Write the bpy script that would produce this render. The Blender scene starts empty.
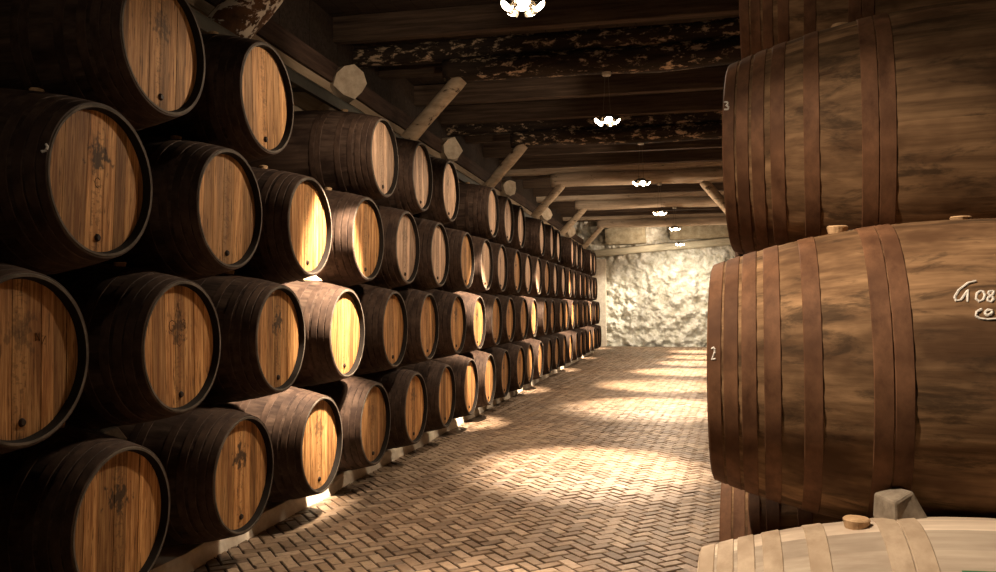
import bpy, bmesh, math, random
from mathutils import Vector, Matrix, noise
random.seed(7)
S = bpy.context.scene
COL = S.collection
PI = math.pi
CAMZ = 1.62

# ------------------------------------------------------------------ helpers
def mesh_obj(name, verts, faces, mats=(), parent=None, fmat=None, smooth=None):
    me = bpy.data.meshes.new(name)
    me.from_pydata([tuple(v) for v in verts], [], faces)
    for m in mats: me.materials.append(m)
    if fmat: me.polygons.foreach_set('material_index', fmat)
    if smooth is not None:
        me.polygons.foreach_set('use_smooth', [smooth] * len(me.polygons))
    me.update()
    return link(name, me, parent)

def link(name, me, parent=None):
    o = bpy.data.objects.new(name, me)
    COL.objects.link(o)
    if parent: o.parent = parent
    return o

def fix_normals(o):
    bm = bmesh.new(); bm.from_mesh(o.data)
    bmesh.ops.recalc_face_normals(bm, faces=bm.faces[:])
    bm.to_mesh(o.data); bm.free(); return o

def tag(o, label=None, cat=None, group=None, kind=None):
    if label: o['label'] = label
    if cat: o['category'] = cat
    if group: o['group'] = group
    if kind: o['kind'] = kind
    return o

def empty(name, loc, rot=(0, 0, 0)):
    o = bpy.data.objects.new(name, None); o.empty_display_size = .1
    COL.objects.link(o); o.location = loc; o.rotation_euler = rot
    return o

def box_data(x0, x1, y0, y1, z0, z1, base=0):
    v = [(x0,y0,z0),(x1,y0,z0),(x1,y1,z0),(x0,y1,z0),(x0,y0,z1),(x1,y0,z1),(x1,y1,z1),(x0,y1,z1)]
    f = [(0,3,2,1),(4,5,6,7),(0,1,5,4),(1,2,6,5),(2,3,7,6),(3,0,4,7)]
    return v, [tuple(i+base for i in q) for q in f]

def lathe(profile, seg, axis='x', closed=False):
    """profile [(along, radius)] about the given axis"""
    V, F = [], []
    n = len(profile)
    for (a, r) in profile:
        for k in range(seg):
            t = 2*PI*k/seg
            c, s = r*math.cos(t), r*math.sin(t)
            V.append((a, c, s) if axis == 'x' else (c, s, a))
    for i in range(n if closed else n-1):
        j = (i+1) % n
        for k in range(seg):
            l = (k+1) % seg
            F.append((i*seg+k, i*seg+l, j*seg+l, j*seg+k))
    return V, F

def capped(profile, seg, axis='x'):
    V, F = lathe(profile, seg, axis)
    n = len(profile)
    F.append(tuple(range(seg))[::-1]); F.append(tuple((n-1)*seg+k for k in range(seg)))
    return V, F

def log_data(p0, p1, r0, r1, seg=20, rings=26, rough=.12, scale=2.2, seed=0, square=0.0, bow=0.03):
    """an irregular hewn log from p0 to p1"""
    p0, p1 = Vector(p0), Vector(p1); d = (p1-p0); L = d.length; d.normalize()
    up = Vector((0,0,1)) if abs(d.z) < .9 else Vector((0,1,0))
    a = d.cross(up).normalized(); b = a.cross(d).normalized()
    V, F = [], []
    for i in range(rings):
        t = i/(rings-1); c = p0 + d*(L*t)
        c = c + a*bow*noise.noise(Vector((t*L*.6, seed, 3))) + b*bow*noise.noise(Vector((t*L*.6, seed, 9)))
        r = r0+(r1-r0)*t
        if i in (0, rings-1): r *= .93
        for k in range(seg):
            th = 2*PI*k/seg + PI/seg
            rr = r
            if square:
                m = max(abs(math.cos(th)), abs(math.sin(th)))
                rr = r*((1-square) + square*min(.93/m, 1.18))
            q = Vector((t*L*scale*.5, math.cos(th)*1.3+seed*3.1, math.sin(th)*1.3))
            rr *= 1 + rough*noise.noise(q) + rough*.45*noise.noise(q*3.3)
            V.append(c + (a*math.cos(th)+b*math.sin(th))*rr)
    for i in range(rings-1):
        for k in range(seg):
            l = (k+1) % seg
            F.append((i*seg+k, i*seg+l, (i+1)*seg+l, (i+1)*seg+k))
    F.append(tuple(range(seg))[::-1]); F.append(tuple((rings-1)*seg+k for k in range(seg)))
    return V, F

def tube_data(pts, r, seg=8, base=0):
    V, F = [], []
    n = len(pts)
    for i, p in enumerate(pts):
        p = Vector(p)
        d = (Vector(pts[min(i+1, n-1)]) - Vector(pts[max(i-1, 0)])).normalized()
        up = Vector((0,0,1)) if abs(d.z) < .9 else Vector((1,0,0))
        a = d.cross(up).normalized(); b = a.cross(d)
        for k in range(seg):
            t = 2*PI*k/seg
            V.append(p + (a*math.cos(t)+b*math.sin(t))*r)
    for i in range(n-1):
        for k in range(seg):
            l = (k+1) % seg
            F.append((base+i*seg+k, base+i*seg+l, base+(i+1)*seg+l, base+(i+1)*seg+k))
    F.append(tuple(base+k for k in range(seg))[::-1]); F.append(tuple(base+(n-1)*seg+k for k in range(seg)))
    return V, F

# ------------------------------------------------------------------ materials
class NT:
    def __init__(s, name):
        s.m = bpy.data.materials.new(name); s.m.use_nodes = True
        s.t = s.m.node_tree; s.t.nodes.clear()
        s.out = s.n('ShaderNodeOutputMaterial'); s.b = s.n('ShaderNodeBsdfPrincipled')
        s.l(s.b.outputs[0], s.out.inputs[0])
        s.b.inputs['Specular IOR Level'].default_value = .15
    def n(s, t, **kw):
        x = s.t.nodes.new(t)
        for k, v in kw.items(): setattr(x, k, v)
        return x
    def l(s, a, b): s.t.links.new(a, b)
    def val(s, sock, v):
        if hasattr(v, 'node'): s.l(v, sock)
        else: sock.default_value = v
    def coord(s, scale=(1,1,1), kind='Object', loc=None):
        tc = s.n('ShaderNodeTexCoord'); mp = s.n('ShaderNodeMapping')
        s.l(tc.outputs[kind], mp.inputs[0]); mp.inputs['Scale'].default_value = scale
        if loc is not None: s.val(mp.inputs['Location'], loc)
        return mp.outputs[0]
    def noise(s, vec, scale=1, detail=4, rough=.55, dist=0):
        x = s.n('ShaderNodeTexNoise'); s.l(vec, x.inputs['Vector'])
        x.inputs['Scale'].default_value = scale; x.inputs['Detail'].default_value = detail
        x.inputs['Roughness'].default_value = rough; x.inputs['Distortion'].default_value = dist
        return x.outputs['Fac']
    def ramp(s, fac, stops):
        x = s.n('ShaderNodeValToRGB'); s.l(fac, x.inputs[0])
        e = x.color_ramp.elements
        while len(e) < len(stops): e.new(.5)
        for i, (p, c) in enumerate(stops):
            e[i].position = p; e[i].color = (c, c, c, 1) if isinstance(c, (int, float)) else (*c, 1)
        return x.outputs[0]
    def mix(s, fac, a, b, mode='MIX'):
        x = s.n('ShaderNodeMix', data_type='RGBA', blend_type=mode)
        s.val(x.inputs[0], fac)
        for i, v in ((6, a), (7, b)):
            if hasattr(v, 'node'): s.l(v, x.inputs[i])
            else: x.inputs[i].default_value = (*v, 1)
        return x.outputs[2]
    def math(s, op, a, b=0, clamp=False):
        x = s.n('ShaderNodeMath', operation=op, use_clamp=clamp)
        s.val(x.inputs[0], a); s.val(x.inputs[1], b)
        return x.outputs[0]
    def smooth(s, v, lo, hi):
        x = s.n('ShaderNodeMapRange', interpolation_type='SMOOTHSTEP')
        s.val(x.inputs[0], v); x.inputs[1].default_value = lo; x.inputs[2].default_value = hi
        return x.outputs[0]
    def rand(s):
        return s.n('ShaderNodeObjectInfo').outputs['Random']
    def attr(s, name):
        return s.n('ShaderNodeAttribute', attribute_name=name).outputs['Fac']
    def bump(s, h, strength=.3, dist=.01):
        x = s.n('ShaderNodeBump'); x.inputs['Strength'].default_value = strength
        x.inputs['Distance'].default_value = dist
        s.l(h, x.inputs['Height']); s.l(x.outputs[0], s.b.inputs['Normal'])
    def done(s, col, rough=.75, metal=0):
        s.val(s.b.inputs['Base Color'], (*col, 1) if isinstance(col, tuple) else col)
        s.val(s.b.inputs['Roughness'], rough); s.b.inputs['Metallic'].default_value = metal
        return s.m
    def obj_shift(s, scale):
        """object coordinates shifted per object so that copies differ"""
        r = s.math('MULTIPLY', s.rand(), 37.0)
        c = s.n('ShaderNodeCombineXYZ')
        for i in range(3): s.l(r, c.inputs[i])
        return s.coord(scale, loc=c.outputs[0])

def mat_staves(name, dark, light, blotch=None):
    t = NT(name)
    v = t.obj_shift((1.6, 26, 26))
    g = t.noise(v, 1, 5, .6)
    big = t.noise(t.obj_shift((1.5, 2.5, 2.5)), 1.6, 4, .6)
    c = t.ramp(g, [(.28, dark), (.72, light)])
    c = t.mix(t.smooth(big, .42, .68), c, dark)
    tc = t.n('ShaderNodeTexCoord'); sp = t.n('ShaderNodeSeparateXYZ'); t.l(tc.outputs['Object'], sp.inputs[0])
    an = t.math('ARCTAN2', t.math('SUBTRACT', sp.outputs[2], RB), sp.outputs[1])
    ix = t.math('FLOOR', t.math('MULTIPLY', an, 30/(2*PI)))
    wn = t.n('ShaderNodeTexWhiteNoise', noise_dimensions='1D')
    t.l(t.math('ADD', ix, t.math('MULTIPLY', t.rand(), 91.0)), wn.inputs['W'])
    tv = t.math('ADD', t.math('MULTIPLY', wn.outputs['Value'], .6), .68)
    cc = t.n('ShaderNodeCombineColor'); [t.l(tv, cc.inputs[i]) for i in range(3)]
    c = t.mix(1.0, c, cc.outputs[0], 'MULTIPLY')
    if blotch:
        b2 = t.noise(t.obj_shift((3.2, 11, 11)), 1.3, 7, .68, .5)
        c = t.mix(t.math('MULTIPLY', t.smooth(b2, .5, .68), .75), c, blotch)
    t.bump(g, .35, .006)
    return t.done(c, .78)

def mat_hoop(name, a, b, rough=.7):
    t = NT(name)
    n = t.noise(t.obj_shift((14, 9, 9)), 1, 6, .65)
    n2 = t.noise(t.obj_shift((2, 3, 3)), 1.5, 3)
    c = t.ramp(n, [(.3, a), (.7, b)])
    c = t.mix(t.smooth(n2, .45, .75), c, a)
    t.bump(n, .25, .004)
    return t.done(c, rough)

def mat_head(name, lo, hi, grey, burn=.9):
    """board head: vertical grain, board tint, soot-like brand burnt high on the head, stains"""
    t = NT(name)
    v = t.obj_shift((1, 34, 2.0))
    g = t.noise(v, 1, 6, .62, .25)
    tint = t.attr('tint')
    g2 = t.noise(t.obj_shift((1, 120, 4)), 1, 4, .7, .4)
    c = t.ramp(t.math('ADD', t.math('MULTIPLY', g, .55), t.math('MULTIPLY', g2, .45)), [(.34, tuple(x*.55 for x in lo)), (.45, lo), (.60, hi)])
    tn = t.math('MULTIPLY_ADD', tint, .75); t.t.nodes[-1].inputs[2].default_value = .55
    cc = t.n('ShaderNodeCombineColor'); [t.l(tn, cc.inputs[i]) for i in range(3)]
    c = t.mix(1.0, c, cc.outputs[0], 'MULTIPLY')
    # long weather streaks along the boards
    st = t.noise(t.obj_shift((1, 9, .9)), 1, 4, .6)
    c = t.mix(t.math('MULTIPLY', t.smooth(st, .5, .75), .6), c, grey)
    fl = t.noise(t.obj_shift((1, 70, 7)), 1, 3, .6)
    c = t.mix(t.math('MULTIPLY', t.smooth(fl, .58, .68), .8), c, tuple(x*.35 for x in lo))
    # brand: ragged burnt star, strength differs from barrel to barrel
    tc = t.n('ShaderNodeTexCoord'); sp = t.n('ShaderNodeSeparateXYZ'); t.l(tc.outputs['Object'], sp.inputs[0])
    y = sp.outputs[1]; z = t.math('SUBTRACT', sp.outputs[2], RB+.115)
    rr = t.math('SQRT', t.math('ADD', t.math('POWER', y, 2), t.math('POWER', z, 2)))
    ang = t.math('ARCTAN2', y, z)
    spk = t.math('MULTIPLY', t.math('SINE', t.math('MULTIPLY', ang, 7)), .012)
    bn = t.math('MULTIPLY', t.math('SUBTRACT', t.noise(t.obj_shift((1, 30, 22)), 1, 3), .5), .30)
    edge = t.math('ADD', t.math('ADD', rr, spk), bn)
    mask = t.math('SUBTRACT', 1, t.smooth(edge, .028, .085))
    amt = t.smooth(t.rand(), .25, .8)
    mask = t.math('MULTIPLY', t.math('MULTIPLY', mask, amt), burn)
    c = t.mix(mask, c, (.03, .02, .013))
    # drip column below the brand
    col = t.math('MULTIPLY', t.math('SUBTRACT', 1, t.smooth(t.math('ABSOLUTE', y), .02, .06)), t.smooth(t.noise(t.obj_shift((1, 40, 60)), 1, 3), .52, .62))
    c = t.mix(t.math('MULTIPLY', col, .45), c, (.08, .045, .02))
    t.bump(g, .3, .004)
    return t.done(c, .7)

def mat_wood(name, lo, hi, scale=(3, 30, 30), blotch=None, b_lo=.5, b_hi=.6, rough=.85, bumpd=.01, bsc=(2.2, 5, 5)):
    t = NT(name)
    g = t.noise(t.coord(scale), 1, 6, .65)
    c = t.ramp(g, [(.3, lo), (.7, hi)])
    if blotch:
        b = t.noise(t.coord(bsc), 1.6, 8, .70, .3)
        c = t.mix(t.smooth(b, b_lo, b_hi), c, blotch)
    t.bump(g, .5, bumpd)
    return t.done(c, rough)

def mat_plaster(name, lo, hi, sc=1.0, bumps=.6, bd=.03):
    t = NT(name)
    v = t.coord((sc, sc, sc))
    n = t.noise(v, 2.2, 8, .65); n2 = t.noise(v, 9, 6, .6)
    c = t.ramp(n, [(.32, lo), (.66, hi)])
    c = t.mix(t.math('MULTIPLY', t.smooth(n2, .5, .75), .5), c, lo)
    t.bump(t.math('ADD', n, t.math('MULTIPLY', n2, .4)), bumps, bd)
    return t.done(c, .9)

def mat_flat(name, col, rough=.6, metal=0, nz=.25):
    t = NT(name)
    n = t.noise(t.coord((20, 20, 20)), 1, 4)
    c = t.mix(n, tuple(x*(1-nz) for x in col), tuple(min(1, x*(1+nz)) for x in col))
    return t.done(c, rough, metal)

def mat_emit(name, col, s):
    t = NT(name)
    t.b.inputs['Emission Color'].default_value = (*col, 1); t.b.inputs['Emission Strength'].default_value = s
    return t.done(col, .3)

RH, RB, BL = .36, .468, 1.58        # head-end radius, bilge radius, length of a barrel
WARM = (1.0, .775, .55)

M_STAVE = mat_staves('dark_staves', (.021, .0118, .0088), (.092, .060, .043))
M_HOOP = mat_hoop('dark_hoops', (.024, .0135, .010), (.084, .052, .036))
M_CHIME = mat_hoop('chime_end_grain', (.055, .045, .036), (.16, .135, .11), .85)
M_CROZE = mat_flat('shaded_inner_rim', (.012, .009, .007), .9)  # shade of the recess put into the colour, near-black all round
M_HEAD_O = mat_head('orange_oak_head', (.25, .11, .036), (.52, .29, .115), (.19, .10, .045))
M_HEAD_M = mat_head('tan_oak_head', (.25, .12, .042), (.48, .265, .11), (.19, .11, .06))
M_HEAD_P = mat_head('pale_oak_head', (.34, .21, .13), (.60, .42, .29), (.30, .20, .14), .5)
M_PLUG = mat_flat('dark_plug', (.03, .018, .012), .6)
M_BUNG = mat_wood('cork_bung', (.40, .25, .13), (.66, .46, .28), (30, 30, 30))
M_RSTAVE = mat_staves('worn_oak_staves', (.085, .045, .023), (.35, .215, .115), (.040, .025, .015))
M_RHOOP = mat_hoop('rusted_hoops', (.08, .037, .020), (.215, .108, .058))
M_PSTAVE = mat_staves('dusty_lit_oak_staves', (.40, .32, .25), (.66, .56, .45))  # dust and overhead lamplight both put into this paler wood and its hoops
M_PHOOP = mat_hoop('dusty_lit_hoops', (.34, .255, .18), (.56, .45, .34))
M_CHALK = mat_flat('chalk', (.75, .72, .68), .9)
M_INK = mat_flat('burnt_letter', (.09, .05, .025), .8)
M_GREEN = mat_flat('green_paint', (.05, .16, .07), .6)

# ------------------------------------------------------------------ barrel meshes
FULL = {'dark': .468, 'worn': .494, 'dusty': .494}      # the right-hand casks are fuller in the middle
def brad(s, st='dark'):
    u = (s-BL/2)/(BL/2)
    return RH + (FULL[st]-RH)*(1-abs(u)**2.1)

HOOPS = [(.004, .043), (.050, .092), (.102, .145), (.165, .212), (.272, .322), (.448, .498), (.500, .548)]

def body_mesh(name, mats, sty):
    st, per = 30, 3
    seg = st*per
    prof = [(.042, .3315), (.010, .337), (.001, .341), (0, .352), (.007, RH)]
    ss = [.03+(BL-.06)*i/20 for i in range(21)]
    half = prof + [(s, brad(s, sty)) for s in ss]
    full = half + [(BL-a, r) for a, r in prof[::-1]]
    V, F = [], []
    for i, (s, r) in enumerate(full):
        for k in range(seg):
            t = 2*PI*k/seg
            rr = r - (.0022 if (k % per == 0 and 4 < i < len(full)-5) else 0)
            V.append((BL/2-s, rr*math.cos(t), RB+rr*math.sin(t)))
    fm = []
    for i in range(len(full)-1):
        for k in range(seg):
            l = (k+1) % seg
            F.append((i*seg+k, (i+1)*seg+k, (i+1)*seg+l, i*seg+l)); fm.append(2 if i < 2 or i > len(full)-4 else 1 if i < 4 or i > len(full)-6 else 0)
    me = bpy.data.meshes.new(name); me.from_pydata(V, [], F)
    for m in mats: me.materials.append(m)
    me.polygons.foreach_set('material_index', fm)
    me.polygons.foreach_set('use_smooth', [True]*len(F)); me.update(); me.set_sharp_from_angle(angle=.6)
    return me

def hoop_mesh(s0, s1, mat, sty, th=.0026):
    seg = 72
    e = .002
    q = lambda s: brad(s, sty)
    prof = [(s0, q(s0)-.004), (s0, q(s0)+th-e), (s0+e, q(s0+e)+th), ((s0+s1)/2, q((s0+s1)/2)+th), (s1-e, q(s1-e)+th), (s1, q(s1)+th-e), (s1, q(s1)-.004)]
    V, F = lathe([(BL/2-s, r) for s, r in prof], seg)
    V = [(x, y, z+RB) for x, y, z in V]
    me = bpy.data.meshes.new('hoop'); me.from_pydata(V, [], F); me.materials.append(mat)
    me.polygons.foreach_set('use_smooth', [True]*len(F)); me.update()
    bm = bmesh.new(); bm.from_mesh(me); bmesh.ops.recalc_face_normals(bm, faces=bm.faces[:]); bm.to_mesh(me); bm.free()
    me.set_sharp_from_angle(angle=.5)
    return me

def head_mesh(seed, mat, rear=False):
    rnd = random.Random(seed)
    R = .3325; xf = BL/2-.040
    ys = [-R]; 
    while ys[-1] < R-.12: ys.append(ys[-1]+rnd.uniform(.07, .115))
    ys.append(R)
    V, F, tint = [], [], []
    for a, b in zip(ys[:-1], ys[1:]):
        tv = rnd.random(); dx = rnd.uniform(-.0015, .0015)
        g = .0012
        y0, y1 = a+g, b-g
        n = 12; base = len(V)
        top = [(y0+(y1-y0)*i/n) for i in range(n+1)]
        h = [math.sqrt(max(R*R-y*y, 1e-6)) for y in top]
        for layer, x in ((0, xf+dx), (1, xf-.025)):
            for y, q in zip(top, h): V.append((x, y, RB+q))
            for y, q in zip(top, h): V.append((x, y, RB-q))
        m = n+1
        for i in range(n):
            F.append((base+i, base+m+i, base+m+i+1, base+i+1)); tint.append(tv)
            F.append((base+2*m+i, base+2*m+i+1, base+3*m+i+1, base+3*m+i)); tint.append(tv)
        F.append((base, base+2*m, base+3*m, base+m)); tint.append(tv)
        F.append((base+n, base+m+n, base+3*m+n, base+2*m+n)); tint.append(tv)
    # backing so that no light leaks through the joints
    base = len(V); k = 40
    for i in range(k):
        t = 2*PI*i/k; V.append((xf-.026, R*math.cos(t), RB+R*math.sin(t)))
    F.append(tuple(range(base, base+k))); tint.append(.2)
    me = bpy.data.meshes.new('head'); me.from_pydata(V, [], F); me.materials.append(mat)
    at = me.attributes.new('tint', 'FLOAT', 'FACE'); at.data.foreach_set('value', tint)
    me.update(); return me

def cyl_mesh(name, p0, d, r0, r1, h, mat, seg=16):
    d = Vector(d).normalized(); p0 = Vector(p0)
    a = d.orthogonal().normalized(); b = d.cross(a)
    V = []
    e = min(.004, h*.3)
    for (q, r) in ((0, r0), (h-e, r1), (h, r1-e)):
        for k in range(seg):
            t = 2*PI*k/seg; V.append(p0+d*q+(a*math.cos(t)+b*math.sin(t))*r)
    F = []
    for i in range(2):
        for k in range(seg):
            l = (k+1) % seg; F.append((i*seg+k, i*seg+l, (i+1)*seg+l, (i+1)*seg+k))
    F.append(tuple(range(seg))[::-1]); F.append(tuple(2*seg+k for k in range(seg)))
    me = bpy.data.meshes.new(name); me.from_pydata([tuple(v) for v in V], [], F); me.materials.append(mat); me.update()
    return me

def bung_mesh(s, st, r=.034, h=.026):
    return cyl_mesh('bung', (BL/2-s, 0, RB+brad(s, st)-.004), (0, 0, 1), r*.85, r, h, M_BUNG)
PLUG = cyl_mesh('tap_plug', (BL/2-.042, .012, RB-.265), (1, 0, 0), .020, .016, .014, M_PLUG)
BUNGS = {k: bung_mesh(.40, k) for k in FULL}
MID_BUNG = bung_mesh(.76, 'worn', .032, .014)
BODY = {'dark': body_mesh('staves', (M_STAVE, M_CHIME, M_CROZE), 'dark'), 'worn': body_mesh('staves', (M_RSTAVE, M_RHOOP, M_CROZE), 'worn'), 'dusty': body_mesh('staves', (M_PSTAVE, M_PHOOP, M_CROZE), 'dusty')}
HM = {'dark': M_HOOP, 'worn': M_RHOOP, 'dusty': M_PHOOP}
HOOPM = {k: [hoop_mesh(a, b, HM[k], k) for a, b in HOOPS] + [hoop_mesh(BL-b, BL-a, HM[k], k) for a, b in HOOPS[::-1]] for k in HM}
HEADM = {k: [head_mesh(i*11+j, m) for i in range(5)] for j, (k, m) in enumerate((('o', M_HEAD_O), ('m', M_HEAD_M), ('p', M_HEAD_P)))}

barrel_count = 0
def barrel(centre, rz, label, group, style='dark', head='o', hoops=7, roll=0.0, plug=True, bung=True, scale=1.0):
    """centre = centre of the front head plane; the head faces local +X"""
    global barrel_count
    R = Matrix.Rotation(rz, 3, 'Z') @ Matrix.Rotation(roll, 3, 'X')
    loc = Vector(centre) - R @ Vector((BL/2, 0, RB)) * scale
    t = empty('barrel', loc, R.to_euler())
    t.scale = (scale,)*3; t['st'] = style
    tag(t, label, 'barrel', group)
    link('staves', BODY[style], t)
    hs = HOOPM[style]
    for me in (hs[:hoops] if hoops <= 7 else hs): link('hoop', me, t)
    link('head', HEADM[head][barrel_count % 5], t)
    if plug: link('tap_plug', PLUG, t)
    if bung: link('bung', BUNGS[style], t)
    barrel_count += 1
    return t

# ------------------------------------------------------------------ camera
f_px = 809.85
yaw, pitch, rl = .2185084, .0256848, -.0025243
fw = Vector((-math.sin(yaw)*math.cos(pitch), math.cos(yaw)*math.cos(pitch), math.sin(pitch)))
rt = Vector((math.cos(yaw), math.sin(yaw), 0)); up = rt.cross(fw)
r2 = rt*math.cos(rl)+up*math.sin(rl); u2 = -rt*math.sin(rl)+up*math.cos(rl)
cd = bpy.data.cameras.new('camera'); cam = bpy.data.objects.new('camera', cd); COL.objects.link(cam)
Mx = Matrix((r2, u2, -fw)).transposed().to_4x4(); Mx.translation = (0, 0, CAMZ)
cam.matrix_world = Mx
cd.sensor_width = 36; cd.lens = f_px*36/996; cd.clip_start = .05; cd.clip_end = 200
S.camera = cam

def ray(px, py):
    return (fw + r2*((px-498)/f_px) - u2*((py-286)/f_px)).normalized()

def on_barrel(t, px, py, off=.0030):
    """where the line of sight meets a barrel's side, in the barrel's own coordinates"""
    mw = Matrix.LocRotScale(t.location, t.rotation_euler.to_quaternion(), t.scale).inverted()
    o = mw @ Vector((0, 0, CAMZ)); d = (mw.to_3x3() @ ray(px, py)).normalized()
    k = .8
    while k < 8:
        p = o+d*k; s = BL/2-p.x
        if 0 <= s <= BL and math.hypot(p.y, p.z-RB) <= brad(s, t['st'])+off: return p
        k += .002
    return None

# ------------------------------------------------------------------ left stack
XH = -2.6244
ROWZ = {1: CAMZ-1.0358, 2: CAMZ-.211, 3: CAMZ+.5946, 4: CAMZ+1.3795}
ROWS = {
 1: [2.346, 3.473, 4.594, 5.717, 6.824, 7.965, 9.103, 10.23, 11.32, 12.42, 13.57, 14.63, 15.76, 16.89, 18.05, 19.168, 20.28, 21.45, 22.6, 23.714, 24.887, 26.05, 27.15, 28.3],
 2: [2.853, 3.948, 5.063, 6.194, 7.332, 8.417, 9.6, 10.69, 11.77, 12.87, 14.03, 15.09, 16.22, 17.36, 18.54, 19.631, 20.742, 21.915, 23.104, 24.177, 25.351, 26.527, 27.7],
 3: [3.302, 4.42, 5.506, 6.644, 7.701, 8.825, 10.05, 11.13, 12.2, 13.3, 14.5, 15.567, 16.695, 17.837, 19.036, 20.126, 21.238, 22.41, 23.6, 24.672, 25.846, 27.023],
 4: [3.765, 4.865, 7.049, 8.181, 9.281, 11.55, 12.65, 13.75, 16.05, 17.2, 18.33, 20.654, 21.765, 22.938, 25.2, 26.374]}
ORD = ['first','second','third','fourth','fifth','sixth','seventh','eighth','ninth','tenth','eleventh','twelfth','thirteenth','fourteenth','fifteenth','sixteenth','seventeenth','eighteenth','nineteenth','twentieth','twenty-first','twenty-second','twenty-third','twenty-fourth']
TIER = {1: 'bottom tier', 2: 'second tier up', 3: 'third tier up', 4: 'top tier'}
SPECIAL = {
 (1,0): 'dark barrel cut by the frame at the bottom corner, only its rim showing',
 (1,1): 'large dark bottom-tier barrel with a star-shaped burn on its orange head',
 (1,2): 'dark bottom-tier barrel with clean orange head, second along with its head in view',
 (1,3): 'bottom-tier barrel with orange head above the nearest large bright kerb patch, third head along',
 (2,0): 'dark barrel on second tier cut by the photo edge, smeared black brand on its head',
 (2,1): 'second-tier barrel with small stencilled letters A, GIS and C on its orange head',
 (2,3): 'second-tier barrel with bright yellow lit head and pale lit staves, fourth along',
 (3,0): 'large dark third-tier barrel with black star burn and letter C on its head',
 (3,2): 'third-tier barrel with the brightest glaring cream-lit head, third along',
 (3,3): 'third-tier barrel with half-lit tan staves just beyond the brightest glaring head',
 (4,0): 'top-tier dark barrel with black streaks on its head, first along, cut by photo top',
 (4,1): 'top-tier barrel beside the whitewashed slanted brace, second along, round black plug hole',
 (4,2): 'top-tier barrel below the pale block end, third along, after a gap',
}
BAR = {}
for tr in (1, 2, 3, 4):
    n = 0
    for i, y in enumerate(ROWS[tr]):
        n += 1
        lab = SPECIAL.get((tr, i)) or 'dark barrel on the %s, %s from the near end of the long stack' % (TIER[tr], ORD[i])
        if tr in (1, 2): hd = 'o'
        elif tr == 3: hd = 'o' if i in (0, 2, 3) else ('m' if i in (1,) else ('p' if i % 3 else 'm'))
        else: hd = 'm' if i < 2 else 'p'
        jit = random.uniform(-.012, .012)
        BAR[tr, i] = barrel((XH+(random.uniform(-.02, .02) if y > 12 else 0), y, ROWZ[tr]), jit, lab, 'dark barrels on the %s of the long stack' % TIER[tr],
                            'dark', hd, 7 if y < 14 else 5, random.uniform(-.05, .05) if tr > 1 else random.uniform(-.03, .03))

# ------------------------------------------------------------------ right stack
def rbarrel(x, y, z, al, label, style, group='large rusty-hooped barrels of the right-hand stack', **kw):
    return barrel((x, y, z), PI-al, label, group, style, 'o', 14, 0, **kw)
RB2 = rbarrel(.1156, 2.827, CAMZ-.2176, .098, 'large rusty-hooped barrel with white chalk writing on its side', 'worn', scale=.98)
RB3 = rbarrel(.222, 3.442, CAMZ+.601, .16, 'large dark barrel with chalk numeral 3 on its end hoop, resting above the chalk-written barrel', 'worn', scale=1.04)
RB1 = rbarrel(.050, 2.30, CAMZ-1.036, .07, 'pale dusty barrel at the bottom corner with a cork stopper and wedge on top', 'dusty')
RB1b = rbarrel(.170, 3.43, CAMZ-1.036, .09, 'barrel end standing in shadow under the chalk-written barrel', 'worn')
RB4 = rbarrel(.325, 4.12, CAMZ+1.43, .13, 'topmost barrel behind the numeral 3 barrel, cut by the photo top', 'worn')
gl = 'rusty-hooped barrel further along behind the two large ones'
for (x, y, z) in ((.26, 4.02, CAMZ-.21), (.36, 5.12, CAMZ-.21), (.36, 4.62, CAMZ+.60), (.29, 4.55, CAMZ-1.036), (.41, 5.67, CAMZ-1.036)):
    rbarrel(x, y, z, .105, gl, 'worn', group='barrels hidden further along the right-hand stack')

# bungs at the middle of two right barrels
link('bung', MID_BUNG, RB2); link('bung', MID_BUNG, RB1)

# chalk strokes
def strokes(t, lines, r, off=.0005, name='chalk_mark', mat=M_CHALK, label=None):
    V, F = [], []
    for L in lines:
        P = []
        for (a, b), (c, d) in zip(L[:-1], L[1:]):
            for k in range(4):
                P.append((a+(c-a)*k/4, b+(d-b)*k/4))
        P.append(L[-1])
        Q = [q for q in (on_barrel(t, *p, off) for p in P) if q is not None]
        if len(Q) < 2: continue
        v, f = tube_data(Q, r, 6, len(V)); V += v; F += f
    if V:
        o = mesh_obj(name, V, F, (mat,), t)
        if label: o['label'] = label
strokes(RB2, [[(976, 281), (968, 283), (959, 290), (954.5, 297), (956, 301), (961, 300), (966, 293), (968, 290), (967.5, 302)],
              [(980, 291), (976.5, 294), (976, 299), (979, 301.5), (983, 300), (985, 295.5), (983, 291.5), (980, 291)],
              [(993, 291), (989, 291.5), (988, 294), (992, 296.5), (994, 299), (991, 302), (987.5, 301), (988, 298), (993, 294.5), (994, 291.5), (993, 291)],
              [(991, 313.5), (987, 315.5), (984.5, 313), (988, 309.5), (992, 310.5), (992, 314)],
              [(981.5, 309), (976.5, 312), (976, 316), (980, 318.5), (988, 319.5), (1004, 318)]], .0034, label='white chalk number and swirl')
strokes(RB2, [[(711.5, 349), (713.5, 347.5), (715, 349.5), (714.5, 353), (712, 359.5), (716, 359)]], .0034, .0030, label='white chalk 2')
strokes(RB3, [[(724, 102.5), (727, 102), (728.5, 104), (726, 105.5), (728.8, 107), (728, 109.5), (724.5, 109.5)]], .0034, .0030, label='white chalk 3')
strokes(BAR[3, 0], [[(46, 144), (47.5, 147), (46, 150.5), (42.5, 152), (42, 150)]], .006, .002, label='white chalk squiggle')
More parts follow.
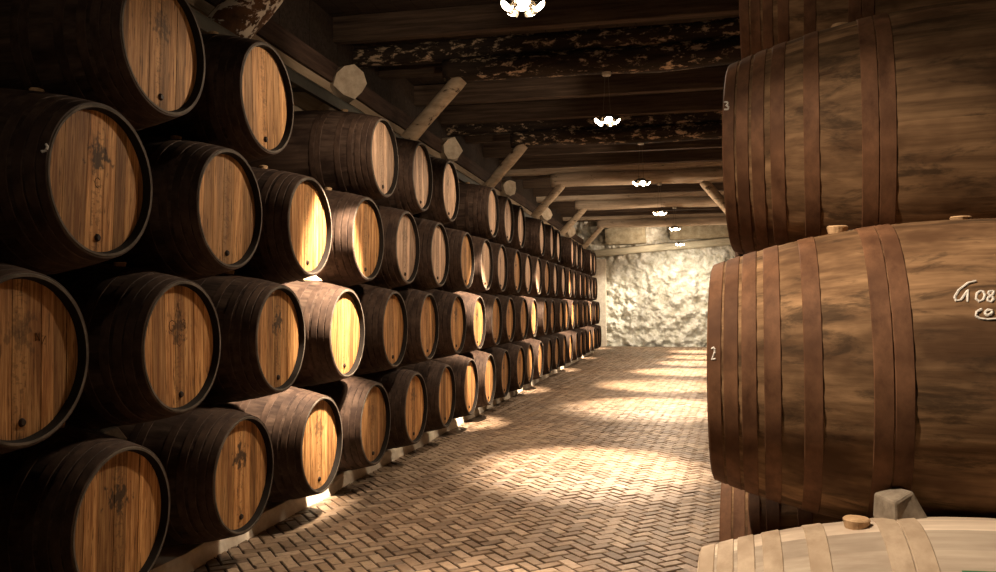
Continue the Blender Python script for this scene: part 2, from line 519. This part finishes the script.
# green painted band low on the dusty barrel
def band(t, s0, s1, a0, a1, mat, label):
    V, F = [], []; n, m = 6, 16
    for i in range(n+1):
        s = s0+(s1-s0)*i/n
        for j in range(m+1):
            a = a0+(a1-a0)*j/m
            r = brad(s, t['st'])+.004
            V.append((BL/2-s, r*math.sin(a), RB+r*math.cos(a)))
    for i in range(n):
        for j in range(m):
            F.append((i*(m+1)+j, i*(m+1)+j+1, (i+1)*(m+1)+j+1, (i+1)*(m+1)+j))
    o = mesh_obj('painted_mark', V, F, (mat,), t); o['label'] = label; fix_normals(o)
band(RB1, .59, 1.0, .475, .9, M_GREEN, 'green painted patch')

# letters burnt into two heads (polyline strokes on the head boards)
GLY = {'A': [[(0,0),(.35,1),(.7,0)],[(.15,.4),(.55,.4)]], 'G': [[(.7,.85),(.4,1),(.1,.8),(0,.5),(.1,.2),(.4,0),(.7,.15),(.7,.5),(.45,.5)]],
       'I': [[(.1,0),(.1,1)]], 'S': [[(.65,.85),(.35,1),(.05,.8),(.15,.58),(.55,.42),(.65,.2),(.35,0),(.02,.15)]], 'C': [[(.65,.8),(.4,1),(.1,.8),(0,.5),(.1,.2),(.4,0),(.65,.2)]],
       'N': [[(0,0),(0,1),(.6,0),(.6,1)]], 'Z': [[(0,1),(.6,1),(0,0),(.6,0)]]}
def head_text(t, items, r=.0017):
    V, F = [], []
    for (ch, y, z, h) in items:
        for ln in GLY[ch]:
            # the head is seen from +X, so +Y runs to the reader's right
            P = [(BL/2-.0392, y+p[0]*h, RB+z+p[1]*h) for p in ln]
            v, f = tube_data(P, r, 6, len(V)); V += v; F += f
    o = mesh_obj('burnt_letters', V, F, (M_INK,), t); o['label'] = 'dark burnt letters'
head_text(BAR[2, 1], [('A', -.03, .165, .07), ('G', -.085, .085, .062), ('I', -.02, .085, .062), ('S', .02, .085, .062), ('C', -.02, 0.0, .066)])
head_text(BAR[3, 0], [('C', -.02, -.03, .05)])
head_text(BAR[2, 0], [('N', .085, .07, .035), ('Z', .118, .055, .035)])

# loose chocks
def chock(loc, rz, sx, sy, sz, mat, label, name='wedge'):
    n = 5
    V = [(-sx, -sy, 0), (sx, -sy, 0), (sx, sy, 0), (-sx, sy, 0), (-sx*.95, -sy*.9, sz*.72), (sx*.25, -sy*.55, sz), (sx*.3, sy*.8, sz*.95), (-sx*.9, sy, sz*.78)]
    F = [(0,3,2,1),(4,5,6,7),(0,1,5,4),(1,2,6,5),(2,3,7,6),(3,0,4,7)]
    o = mesh_obj(name, V, F, (mat,)); o.location = loc; o.rotation_euler = (0, 0, rz)
    b = o.modifiers.new('b', 'BEVEL'); b.width = .008; b.segments = 2
    tag(o, label, 'wedge', 'wooden wedges between the barrels'); return o
M_WEDGE = mat_wood('grey_wedge', (.16, .13, .10), (.34, .29, .23), (20, 20, 20))
M_PLUGW = mat_wood('dark_wedge', (.05, .04, .03), (.10, .08, .06), (20, 20, 20))
M_WEDGE_L = mat_wood('pale_wedge', (.45, .34, .22), (.65, .52, .38), (20, 20, 20))

def barrel_top(t, s, dy=0.0):
    mw = Matrix.LocRotScale(t.location, t.rotation_euler.to_quaternion(), t.scale)
    r = brad(s, t['st'])
    return mw @ Vector((BL/2-s, dy, RB+math.sqrt(max(r*r-dy*dy, 0))))
p = barrel_top(RB1, .525, -.10); chock((p.x, p.y, p.z-.012), .35, .055, .052, .09, M_WEDGE, 'grey wedge on the pale dusty barrel under the chalk-written barrel')
p = barrel_top(RB2, .46, -.12); chock((p.x, p.y, p.z-.02), .3, .06, .05, .05, M_PLUGW, 'dark wedge on top of the chalk-written barrel')
p = barrel_top(BAR[2, 3], .36, -.02); chock((p.x, p.y, p.z-.008), 1.2, .11, .07, .06, M_WEDGE_L, 'pale lit wedge on top of the bright yellow-lit second-tier barrel')
p = barrel_top(BAR[1, 1], .22, .18); chock((p.x, p.y, p.z-.012), .9, .06, .05, .07, M_WEDGE, 'dark wedge between the star-burned barrel and the barrel above it')

# ------------------------------------------------------------------ room
M_BRICK = None
def mat_brick():
    t = NT('floor_bricks'); t.b.inputs['Specular IOR Level'].default_value = .35
    tint = t.attr('tint')
    c = t.ramp(tint, [(.0, (.125, .080, .050)), (.5, (.22, .15, .098)), (1, (.33, .24, .165))])
    n = t.noise(t.coord((1, 1, 1)), 26, 5, .65)
    c = t.mix(t.math('MULTIPLY', t.smooth(n, .4, .75), .5), c, (.09, .055, .033))
    w = t.noise(t.coord((1, 1, 1)), .8, 3)
    c = t.mix(t.math('MULTIPLY', t.smooth(w, .45, .7), .35), c, (.30, .22, .14))
    t.bump(n, .4, .004)
    return t.done(c, t.math('ADD', t.math('MULTIPLY', n, .35), .32))
M_BRICK = mat_brick()
M_MORTAR = mat_flat('dark_joint', (.022, .014, .009), .95)
def build_floor():
    W = .086; ang = math.radians(41)        # herringbone set at an angle to the aisle
    ca, sa = math.cos(ang), math.sin(ang)
    V, F, T, FM = [], [], [], []
    def quad_brick(u0, u1, v0, v1):
        cu, cv = (u0+u1)/2, (v0+v1)/2
        x = cu*ca-cv*sa; y = cu*sa+cv*ca + 17
        if not (-3.05 < x < 6.2 and .3 < y < 33.3): return
        if x > 1.9+.112*y: return
        g = random.uniform(.003, .0092); tv = random.random()
        jt = random.uniform(-.03, .03)
        b = len(V)
        for lev, gg, zz in ((0, g, -.012), (1, g, -.0045), (2, g+.005, 0)):
            tl = [random.uniform(-.0034, .0030) for _ in range(4)] if lev == 2 else [0]*4
            for (a, c, dz) in ((u0+gg, v0+gg, tl[0]), (u1-gg, v0+gg, tl[1]), (u1-gg, v1-gg, tl[2]), (u0+gg, v1-gg, tl[3])):
                a2 = a + (c-cv)*jt; c2 = c - (a-cu)*jt
                V.append((a2*ca-c2*sa, a2*sa+c2*ca+17, zz+dz))
        for lv in (0, 1):
            for k in range(4):
                l = (k+1) % 4
                F.append((b+lv*4+k, b+lv*4+l, b+lv*4+4+l, b+lv*4+4+k)); T.append(tv); FM.append(0)
        F.append((b+8, b+9, b+10, b+11)); T.append(tv); FM.append(0)
    N = 240
    for a in range(-N, N):
        for m in range(-N//2, N//2):
            i, j = a+2*m, a-2*m
            if abs(i) > N or abs(j) > N: continue
            quad_brick(i*W, (i+2)*W, j*W, (j+1)*W)
            quad_brick((i-1)*W, i*W, j*W, (j+2)*W)
    b = len(V)
    V += [(-4.6, -4, -.009), (7, -4, -.009), (7, 34, -.009), (-4.6, 34, -.009)]
    F.append((b, b+1, b+2, b+3)); T.append(0); FM.append(1)
    o = mesh_obj('floor', V, F, (M_BRICK, M_MORTAR), None, FM)
    at = o.data.attributes.new('tint', 'FLOAT', 'FACE'); at.data.foreach_set('value', T)
    tag(o, kind='structure')
build_floor()

M_WALL = mat_plaster('side_plaster', (.26, .20, .14), (.46, .37, .27), 1.2, .5)
M_BACK = mat_plaster('rough_whitewash', (.40, .37, .28), (.82, .80, .74), 1.6, 1.0, .10)
M_KERB = mat_plaster('whitewashed_kerb', (.58, .50, .40), (.82, .75, .64), 3, .3, .01)
M_CEIL = mat_wood('ceiling_boards', (.018, .012, .009), (.055, .037, .026), (2, 22, 22))

def wall_panel(name, mat, p0, du, dv, nu, nv, amp, fr, holes=None):
    """plastered wall as a gently uneven sheet with thickness"""
    p0, du, dv = Vector(p0), Vector(du), Vector(dv)
    nrm = du.cross(dv).normalized()
    V, F = [], []
    for i in range(nu+1):
        for j in range(nv+1):
            q = p0+du*(i/nu)+dv*(j/nv)
            h = amp*(noise.fractal(q*fr, 1.0, 2.1, 5))
            V.append(q+nrm*h)
    for i in range(nu):
        for j in range(nv):
            a = i*(nv+1)+j; F.append((a, a+nv+1, a+nv+2, a+1))
    b = len(V)
    V += [p0+nrm*.6, p0+du+nrm*.6, p0+du+dv+nrm*.6, p0+dv+nrm*.6]
    F.append((b, b+3, b+2, b+1))
    o = mesh_obj(name, V, F, (mat,), None, None, True); tag(o, kind='structure'); return o
wall_panel('wall_left', M_WALL, (-4.45, 33.6, -.02), (0, -37.6, 0), (0, 0, 5.6), 150, 24, .05, 1.3)
wall_panel('wall_back', M_BACK, (7, 33.5, -.02), (-11.6, 0, 0), (0, 0, 5.6), 360, 180, .27, 2.5)
wall_panel('wall_right', M_WALL, (2.6, -4, -.02), (3.8, 37.6, 0), (0, 0, 5.6), 100, 20, .05, 1.3)
wall_panel('wall_front', M_WALL, (-4.6, -4, -.02), (11.6, 0, 0), (0, 0, 5.6), 40, 20, .04, 1.3)

# ceiling boards
V, F = [], []
x = -4.6
while x < 7:
    v, q = box_data(x+.004, x+.236, -4.1, 33.8, 5.36+random.uniform(-.004, .004), 5.42, len(V)); V += v; F += q; x += .24
v, q = box_data(-4.7, 7.1, -4.1, 33.8, 5.42, 5.48, len(V)); V += v; F += q
tag(mesh_obj('ceiling', V, F, (M_CEIL,)), kind='structure')

# raised kerbs that carry the barrels
def kerb(name, pts_front, depth_dir, h):
    V, F = [], []
    n = len(pts_front)
    for i, (x, y) in enumerate(pts_front):
        j = random.uniform(-.02, .02); dz = random.uniform(-.004, .002)
        bx = x+depth_dir
        for (a, z) in ((x+j+.02, -.01), (x+j, h*.75+dz), (x+j-.02*(1 if depth_dir < 0 else -1), h+dz), (bx, h+dz), (bx, -.01)):
            V.append((a, y, z))
    for i in range(n-1):
        for k in range(4):
            F.append((i*5+k, i*5+k+1, (i+1)*5+k+1, (i+1)*5+k))
    F.append((0, 1, 2, 3, 4)); F.append(tuple((n-1)*5+k for k in range(5))[::-1])
    o = fix_normals(mesh_obj(name, V, F, (M_KERB,)))
    tag(o, kind='structure')
kerb('trim_1', [(-2.96, -3.5+i*.4) for i in range(82)], -1.6, ROWZ[1]-RB-.006)
kerb('trim_2', [(.30+.105*(y-2.3), y) for y in [1.5+.5*i for i in range(11)]], 1.45, ROWZ[1]-RB-.006)

# back wall pier, ledge and stone blocks above it
V, F = box_data(-3.4, -2.86, 33.05, 33.45, 0, 3.55)
tag(mesh_obj('trim_3', V, F, (M_KERB,)), kind='structure')
M_LEDGE = mat_wood('grey_ledge', (.34, .31, .23), (.58, .54, .42), (3, 20, 20))
V, F = log_data((-3.3, 33.1, 3.78), (4.5, 33.0, 4.36), .15, .15, 12, 30, .08, 2, 5, .8)
o = tag(mesh_obj('ledge_beam', V, F, (M_LEDGE,)), 'pale sloping ledge timber along the whitewashed end wall', 'beam')
M_STONE = mat_plaster('stone_block', (.24, .20, .13), (.46, .41, .30), 2.4, .8)
for k, (x0, x1, z0, z1) in enumerate(((-2.85, -1.25, 4.05, 4.95), (-.30, 2.2, 4.2, 5.15))):
    V, F = log_data((x0, 33.2, (z0+z1)/2), (x1, 33.2, (z0+z1)/2+.08), .43, .45, 16, 14, .10, 2, k+20, .9)
    tag(mesh_obj('stone_block', V, F, (M_STONE,)), ['rough stone block above the ledge at the far end, the smaller one', 'rough stone block above the ledge at the far end, the wider one'][k], 'stone block', 'stone blocks above the ledge')

# ------------------------------------------------------------------ roof timbers
M_LOGD = mat_wood('blackened_log', (.014, .010, .008), (.050, .034, .024), (2, 16, 16), (.60, .44, .29), .53, .64, bsc=(3.2, 7, 7))
M_LOGP = mat_wood('lit_log', (.36, .27, .19), (.66, .54, .41), (1.5, 18, 18), (.10, .065, .04), .58, .72)  # paler wood for the far logs, lamplight put into the colour
M_BRACE = mat_wood('pale_brace', (.34, .25, .165), (.62, .49, .35), (5, 5, 14), (.07, .045, .028), .56, .64)
M_BRACEW = mat_wood('flaking_brace', (.05, .032, .02), (.20, .10, .05), (6, 6, 6), (.75, .70, .60), .50, .54)
M_JOIST = mat_wood('dark_joist', (.028, .018, .013), (.11, .073, .049), (1.2, 22, 22))
M_PLATE = mat_wood('dark_wall_plate', (.035, .020, .015), (.10, .062, .045), (20, 1.5, 20))
M_TAN = mat_wood('tan_board', (.30, .22, .14), (.48, .37, .26), (20, 1.5, 20))
M_BLOCK = mat_plaster('pale_block', (.36, .28, .20), (.58, .48, .36), 4, .4, .02)
M_STEEL = mat_flat('grey_steel_rail', (.115, .11, .09), .6, 0)
zlog = CAMZ+2.99
LOGY = [1.6, 5.97, 10.37, 14.95, 20.1, 25.0, 31.0]
LEFTX = [-3.0, -3.05, -3.02, -3.05, -3.08, -3.08, -2.98]
rx = lambda y: 2.5+.1*y
for k, y in enumerate(LOGY):
    dark = k < 4
    rad = [.16, .16, .16, .155, .175, .15, .16][k]
    V, F = log_data((LEFTX[k], y, zlog+rad), (rx(y), y+.02, zlog+rad+.02), rad, rad*1.05, 22, 60, .13, 2.4, k, .25, .06)
    n = ['nearest to the camera', 'over the first lamp', 'with peeling patches, over the second lamp', 'with peeling patches, over the third lamp', 'pale and thick, over the fourth lamp', 'pale, over the fifth lamp', 'pale, last before the end wall'][k]
    tag(mesh_obj('log_beam', V, F, (M_LOGD if dark else M_LOGP,), None, None, True), 'round ceiling log crossing the aisle, '+n, 'beam', 'round ceiling logs')
    r3 = .135
    V, F = log_data((-4.5, y+.03, zlog+2*rad+r3-.012), (rx(y)+.3, y+.03, zlog+2*rad+r3), r3, r3, 18, 60, .12, 2.2, k+40, .6, .03)
    tag(mesh_obj('tie_beam', V, F, (M_LOGD if dark else M_LOGP,), None, None, True), 'squared tie timber resting on the round log '+n, 'beam', 'squared tie timbers')
    # slanted brace from the side wall to the log's end
    if k:
        m = M_BRACEW if k == 1 else M_BRACE
        r = .19 if k == 1 else .105
        ox = -.10 if k == 1 else 0
        V, F = log_data((-4.30+ox*.5, y-.02, CAMZ+1.42), (-2.80+ox, y-.02, zlog+.06), r, r*.95, 16, 24, .14, 4, k+70, .2, .02)
        n2 = ['', 'with flaking whitewash, by the first gap in the top tier', 'below the first peeling ceiling log', 'below the second peeling ceiling log', 'below the thick pale log', 'below the pale log over the fifth lamp', 'closest to the end wall'][k]
        tag(mesh_obj('brace', V, F, (m,), None, None, True), 'slanted round brace '+n2, 'brace', 'slanted braces on the stack side')
# brace and post on the other side of the aisle, beyond the tall barrel
V, F = log_data((1.42, 20.1, CAMZ+2.05), (.62, 20.1, zlog+.03), .12, .12, 14, 16, .1, 3, 91, .3, .02)
tag(mesh_obj('brace', V, F, (M_BRACE,), None, None, True), 'short slanted brace just beside the numeral 3 barrel, under the thick pale log', 'brace')
V, F = log_data((1.45, 20.1, 0), (1.45, 20.1, zlog+.02), .13, .12, 14, 20, .08, 2, 95, .5, .02)
tag(mesh_obj('post', V, F, (M_PLATE,), None, None, True), 'dark upright post carrying the thick pale log beyond the right barrels', 'post')

zj = CAMZ+3.40
jy = [1.65, 3.25, 4.85, 6.45, 8.08, 9.72, 11.33, 12.98, 14.52, 16.3, 17.92, 19.55, 21.2, 22.8, 24.45, 26.1, 27.7, 29.3, 30.6, 32.2]
for k, y in enumerate(jy):
    V, F = box_data(-4.5, rx(y)+.3, -.075, .075, 0, .33)
    o = mesh_obj('ceiling_joist', V, F, (M_JOIST,)); o.location = (0, y, zj+random.uniform(-.02, .02)); o.rotation_euler = (0, 0, random.uniform(-.006, .006))
    b = o.modifiers.new('b', 'BEVEL'); b.width = .01; b.segments = 1
    tag(o, 'dark squared joist under the ceiling boards, %s from the end wall' % ORD[len(jy)-1-k], 'joist', 'squared ceiling joists')

# wall plate, tan board, steel rail along the stack side
def bar_y(name, x0, x1, z0, z1, mat, label, cat, y0=-3.9, y1=32.8, wob=.012):
    V, F = [], []; n = 48
    for i in range(n+1):
        y = y0+(y1-y0)*i/n
        d = wob*noise.noise(Vector((y*.9, x0, z0)))
        for (x, z) in ((x0, z0), (x1, z0), (x1, z1), (x0, z1)): V.append((x+d, y, z+d))
    for i in range(n):
        for k in range(4):
            l = (k+1) % 4; F.append((i*4+k, i*4+l, (i+1)*4+l, (i+1)*4+k))
    F.append((0, 1, 2, 3)); F.append((n*4+3, n*4+2, n*4+1, n*4))
    o = fix_normals(mesh_obj(name, V, F, (mat,)))
    if label: tag(o, label, cat)
    return o
bar_y('eaves_timber', -4.30, -3.72, CAMZ+2.50, CAMZ+2.72, M_PLATE, 'long dark timber running along the wall above the barrel stack', 'beam')
bar_y('eaves_board', -4.40, -3.76, CAMZ+2.40, CAMZ+2.50, M_TAN, 'long tan board under the dark wall timber', 'board')
# boarding added to darken the wall between the joists, plaster showing below it
V, F = [], []
y = -3.9
while y < 33:
    w_ = random.uniform(.5, .9)
    v, q = box_data(-4.36+random.uniform(-.01, .01), -4.30, y+.006, y+w_-.006, CAMZ+2.98+random.uniform(-.08, .12), 5.34, len(V)); V += v; F += q; y += w_
tag(mesh_obj('trim_4', V, F, (M_CEIL,)), kind='structure')
rail = bar_y('steel_rail', -3.42, -3.37, CAMZ+2.03, CAMZ+2.13, M_STEEL, 'long grey steel rail running above the top-tier barrels', 'rail', y0=-3.9, y1=32.8, wob=0)
V, F = [], []
o = bar_y('flange', -3.56, -3.37, CAMZ+2.125, CAMZ+2.14, M_STEEL, None, None, wob=0); o.parent = rail
for k in range(18):
    y = .8+k*2.1
    V, F = tube_data([(-3.39, y, CAMZ+2.07), (-3.8, y, CAMZ+2.10), (-4.42, y, CAMZ+2.12)], .022, 8)
    o = mesh_obj('bracket', V, F, (M_STEEL,), rail)
# pale block ends between the braces
for k, (y, z) in enumerate(((4.2, 2.56), (8.5, 2.53), (12.7, 2.56), (17.2, 2.58), (22.4, 2.58), (27.8, 2.58))):
    rr = random.Random(k+3)
    d = Vector((.72, -.69, .0))
    c = Vector((-3.60, y, CAMZ+z))
    V, F = log_data(c-d*.75, c+d*.06, .205, .20, 9, 7, .42, 3, k+120, 0, .01)
    nm = ['nearest to the camera', 'above the third top-tier barrel', 'beyond the first pale brace', 'beyond the second pale brace', 'beyond the third pale brace', 'beyond the fourth pale brace'][k]
    tag(mesh_obj('block_end', V, F, (M_BLOCK,)), 'pale hewn block end jutting from the wall timber, '+nm, 'block', 'pale block ends along the wall')

# ------------------------------------------------------------------ lamps
M_LENS = mat_emit('lit_lens', (1.0, .86, .66), 26)
M_CHROME = mat_flat('chrome', (.55, .50, .42), .25, .9)
M_WHITE = mat_flat('white_shade', (.6, .55, .46), .5)
M_CABLE = mat_flat('cable', (.16, .13, .10), .6)

def spot(parent, loc, target, power, deg, blend=.6, size=.035, col=WARM):
    l = bpy.data.lights.new('spot', 'SPOT'); l.energy = power; l.spot_size = math.radians(deg); l.spot_blend = blend
    l.shadow_soft_size = size; l.color = col
    o = bpy.data.objects.new('spot_light', l); COL.objects.link(o); o.parent = parent
    o.location = loc
    d = Vector(target)-(Vector(loc)+parent.location)
    o.rotation_euler = d.to_track_quat('-Z', 'Y').to_euler()
    return o

LAMPS = [(-1.30, 1.6, 2.32, None), (-1.13, 5.97, 2.27, 'cut by the photo top, closest to the camera'), (-.87, 10.37, 2.37, 'second along, flaring brightest, hanging from a peeling log'),
         (-.64, 14.95, 2.25, 'third along, hanging low on a thin cable'), (-.42, 20.1, 2.27, 'fourth along, below the thick pale log'),
         (-.08, 25.0, 2.34, 'fifth along the aisle'), (.09, 31.0, 2.32, 'last one before the whitewashed end wall')]
for k, (x, y, z, lab) in enumerate(LAMPS):
    zc = CAMZ+z
    t = empty('pendant_lamp', (x, y, zc))
    tag(t, 'cluster pendant lamp with several spot bulbs, '+(lab or 'hanging above and behind the camera'), 'lamp', 'pendant lamps over the aisle')
    top = zlog-zc
    V, F = capped([(top-.03, .018), (top-.03, .055), (top-.012, .06), (top+.01, .06)], 20, 'z'); mesh_obj('ceiling_rose', V, F, (M_WHITE,), t)
    for s in (-1, 1):
        V, F = tube_data([(s*.05, 0, .06), (s*.035, .01, top*.5), (s*.02, 0, top-.02)], .0035, 6); mesh_obj('cable', V, F, (M_CABLE,), t)
    V, F = capped([(.03, .03), (.03, .085), (.045, .09), (.07, .085), (.09, .04), (.09, .02)], 24, 'z'); mesh_obj('hub', V, F, (M_CHROME,), t)
    heads = [(2*PI*i/5 - PI/2+.25, .125, -.0, .75) for i in range(5)] + [(0, 0, .005, 0)]
    for (a, rad, dz, tilt) in heads:
        hd = Vector((math.cos(a)*math.sin(tilt), math.sin(a)*math.sin(tilt), -math.cos(tilt)))
        c = Vector((math.cos(a)*rad, math.sin(a)*rad, dz))
        ax = hd.orthogonal().normalized(); bx = hd.cross(ax)
        prof = [(-.055, .018), (-.05, .028), (-.02, .05), (.012, .058), (.016, .058), (.016, .050)]
        V, F = [], []; sg = 18
        for (q, r) in prof:
            for i in range(sg):
                th = 2*PI*i/sg; V.append(c+hd*q+(ax*math.cos(th)+bx*math.sin(th))*r)
        for i in range(len(prof)-1):
            for j in range(sg):
                l = (j+1) % sg; F.append((i*sg+j, i*sg+l, (i+1)*sg+l, (i+1)*sg+j))
        F.append(tuple(range(sg)))
        h = mesh_obj('spot_head', V, F, (M_CHROME,), t, None, True)
        V, F = [], []
        for (q, r) in ((.010, .050), (.024, .036), (.030, .016)):
            for i in range(sg):
                th = 2*PI*i/sg; V.append(c+hd*q+(ax*math.cos(th)+bx*math.sin(th))*r)
        for i in range(2):
            for j in range(sg):
                l = (j+1) % sg; F.append((i*sg+j, i*sg+l, (i+1)*sg+l, (i+1)*sg+j))
        F.append(tuple(2*sg+j for j in range(sg)))
        mesh_obj('bulb', V, F, (M_LENS,), h)
        V, F = tube_data([c-hd*.05, (c-hd*.05)*.6+Vector((0, 0, .03)), (0, 0, .05)], .007, 6); mesh_obj('arm', V, F, (M_CHROME,), t)
    # bulbs aimed back down at the floor, at the stack and across; wide spill and soft glow of the cluster
    if k == 0:
        spot(t, (.20, .05, -.10), (.75, 2.35, .9), 570, 56, .8)
        spot(t, (.15, .05, -.08), (.9, 3.1, 2.5), 40, 74, .8)
        pl = bpy.data.lights.new('glow', 'POINT'); pl.energy = 14; pl.shadow_soft_size = .06; pl.color = WARM
        o = bpy.data.objects.new('glow_light', pl); COL.objects.link(o); o.parent = t; o.location = (0, 0, -.12)
        continue
    pools = {1: [(.3, -2.1, 1700, 42)], 2: [(-.02, -2.1, 5600, 36)], 3: [(.25, -1.6, 5000, 46), (.3, 1.9, 4800, 42)],
             4: [(.5, .5, 4200, 44)], 5: [(.6, -1.2, 4800, 38), (.8, 1.6, 4500, 38)], 6: [(.6, -1.2, 4800, 36)]}[k]
    for (dx, dy, e, deg) in pools:
        spot(t, (.0, .2 if dy > 0 else -.2, -.12), (x+dx, y+dy, 0), e, deg, .8)
    spot(t, (.02, -.20, -.12), (x+.1, y-1.4, 0), 330, 84, .9)
    spot(t, (-.22, 0, -.10), (XH, y+.03, CAMZ+.24) if k == 1 else (XH, y+.4, CAMZ-.25), 4600 if k == 1 else 4200, 33 if k == 1 else 30, .6)
    spot(t, (-.16, .14, .02), (x-2.3, y+2.7, CAMZ+z+1.15), 130 if k < 4 else 300, 62, .7)
    spot(t, (.20, .05, -.10), (x+1.7, y+.2, .6), 300, 60, .8)
    spot(t, (0, 0, -.14), (x-.35, y, 0), 220, 160, .25, .05)
    pl = bpy.data.lights.new('glow', 'POINT'); pl.energy = 12 if k < 4 else 120; pl.shadow_soft_size = .06; pl.color = WARM
    o = bpy.data.objects.new('glow_light', pl); COL.objects.link(o); o.parent = t; o.location = (0, 0, -.12)
    if k == 5: spot(t, (0, .22, -.06), (x+.2, 33.4, 1.5), 1500, 44, .8, .04, (1, .88, .68))
    if k == 6:
        spot(t, (0, .20, -.10), (x+.2, 33.4, .9), 300, 130, .8, .04, (1, .88, .68))
        spot(t, (-.2, .12, -.10), (-3.0, 33.2, 1.5), 900, 40, .8, .04, (1, .88, .68))

# ------------------------------------------------------------------ world and view
w = bpy.data.worlds.new('world'); S.world = w; w.use_nodes = True
w.node_tree.nodes['Background'].inputs[0].default_value = (.9, .8, .7, 1)
w.node_tree.nodes['Background'].inputs[1].default_value = .001
S.view_settings.view_transform = 'Standard'; S.view_settings.look = 'None'
S.view_settings.gamma = 1; S.view_settings.use_curve_mapping = False
S.view_settings.exposure = 0.0
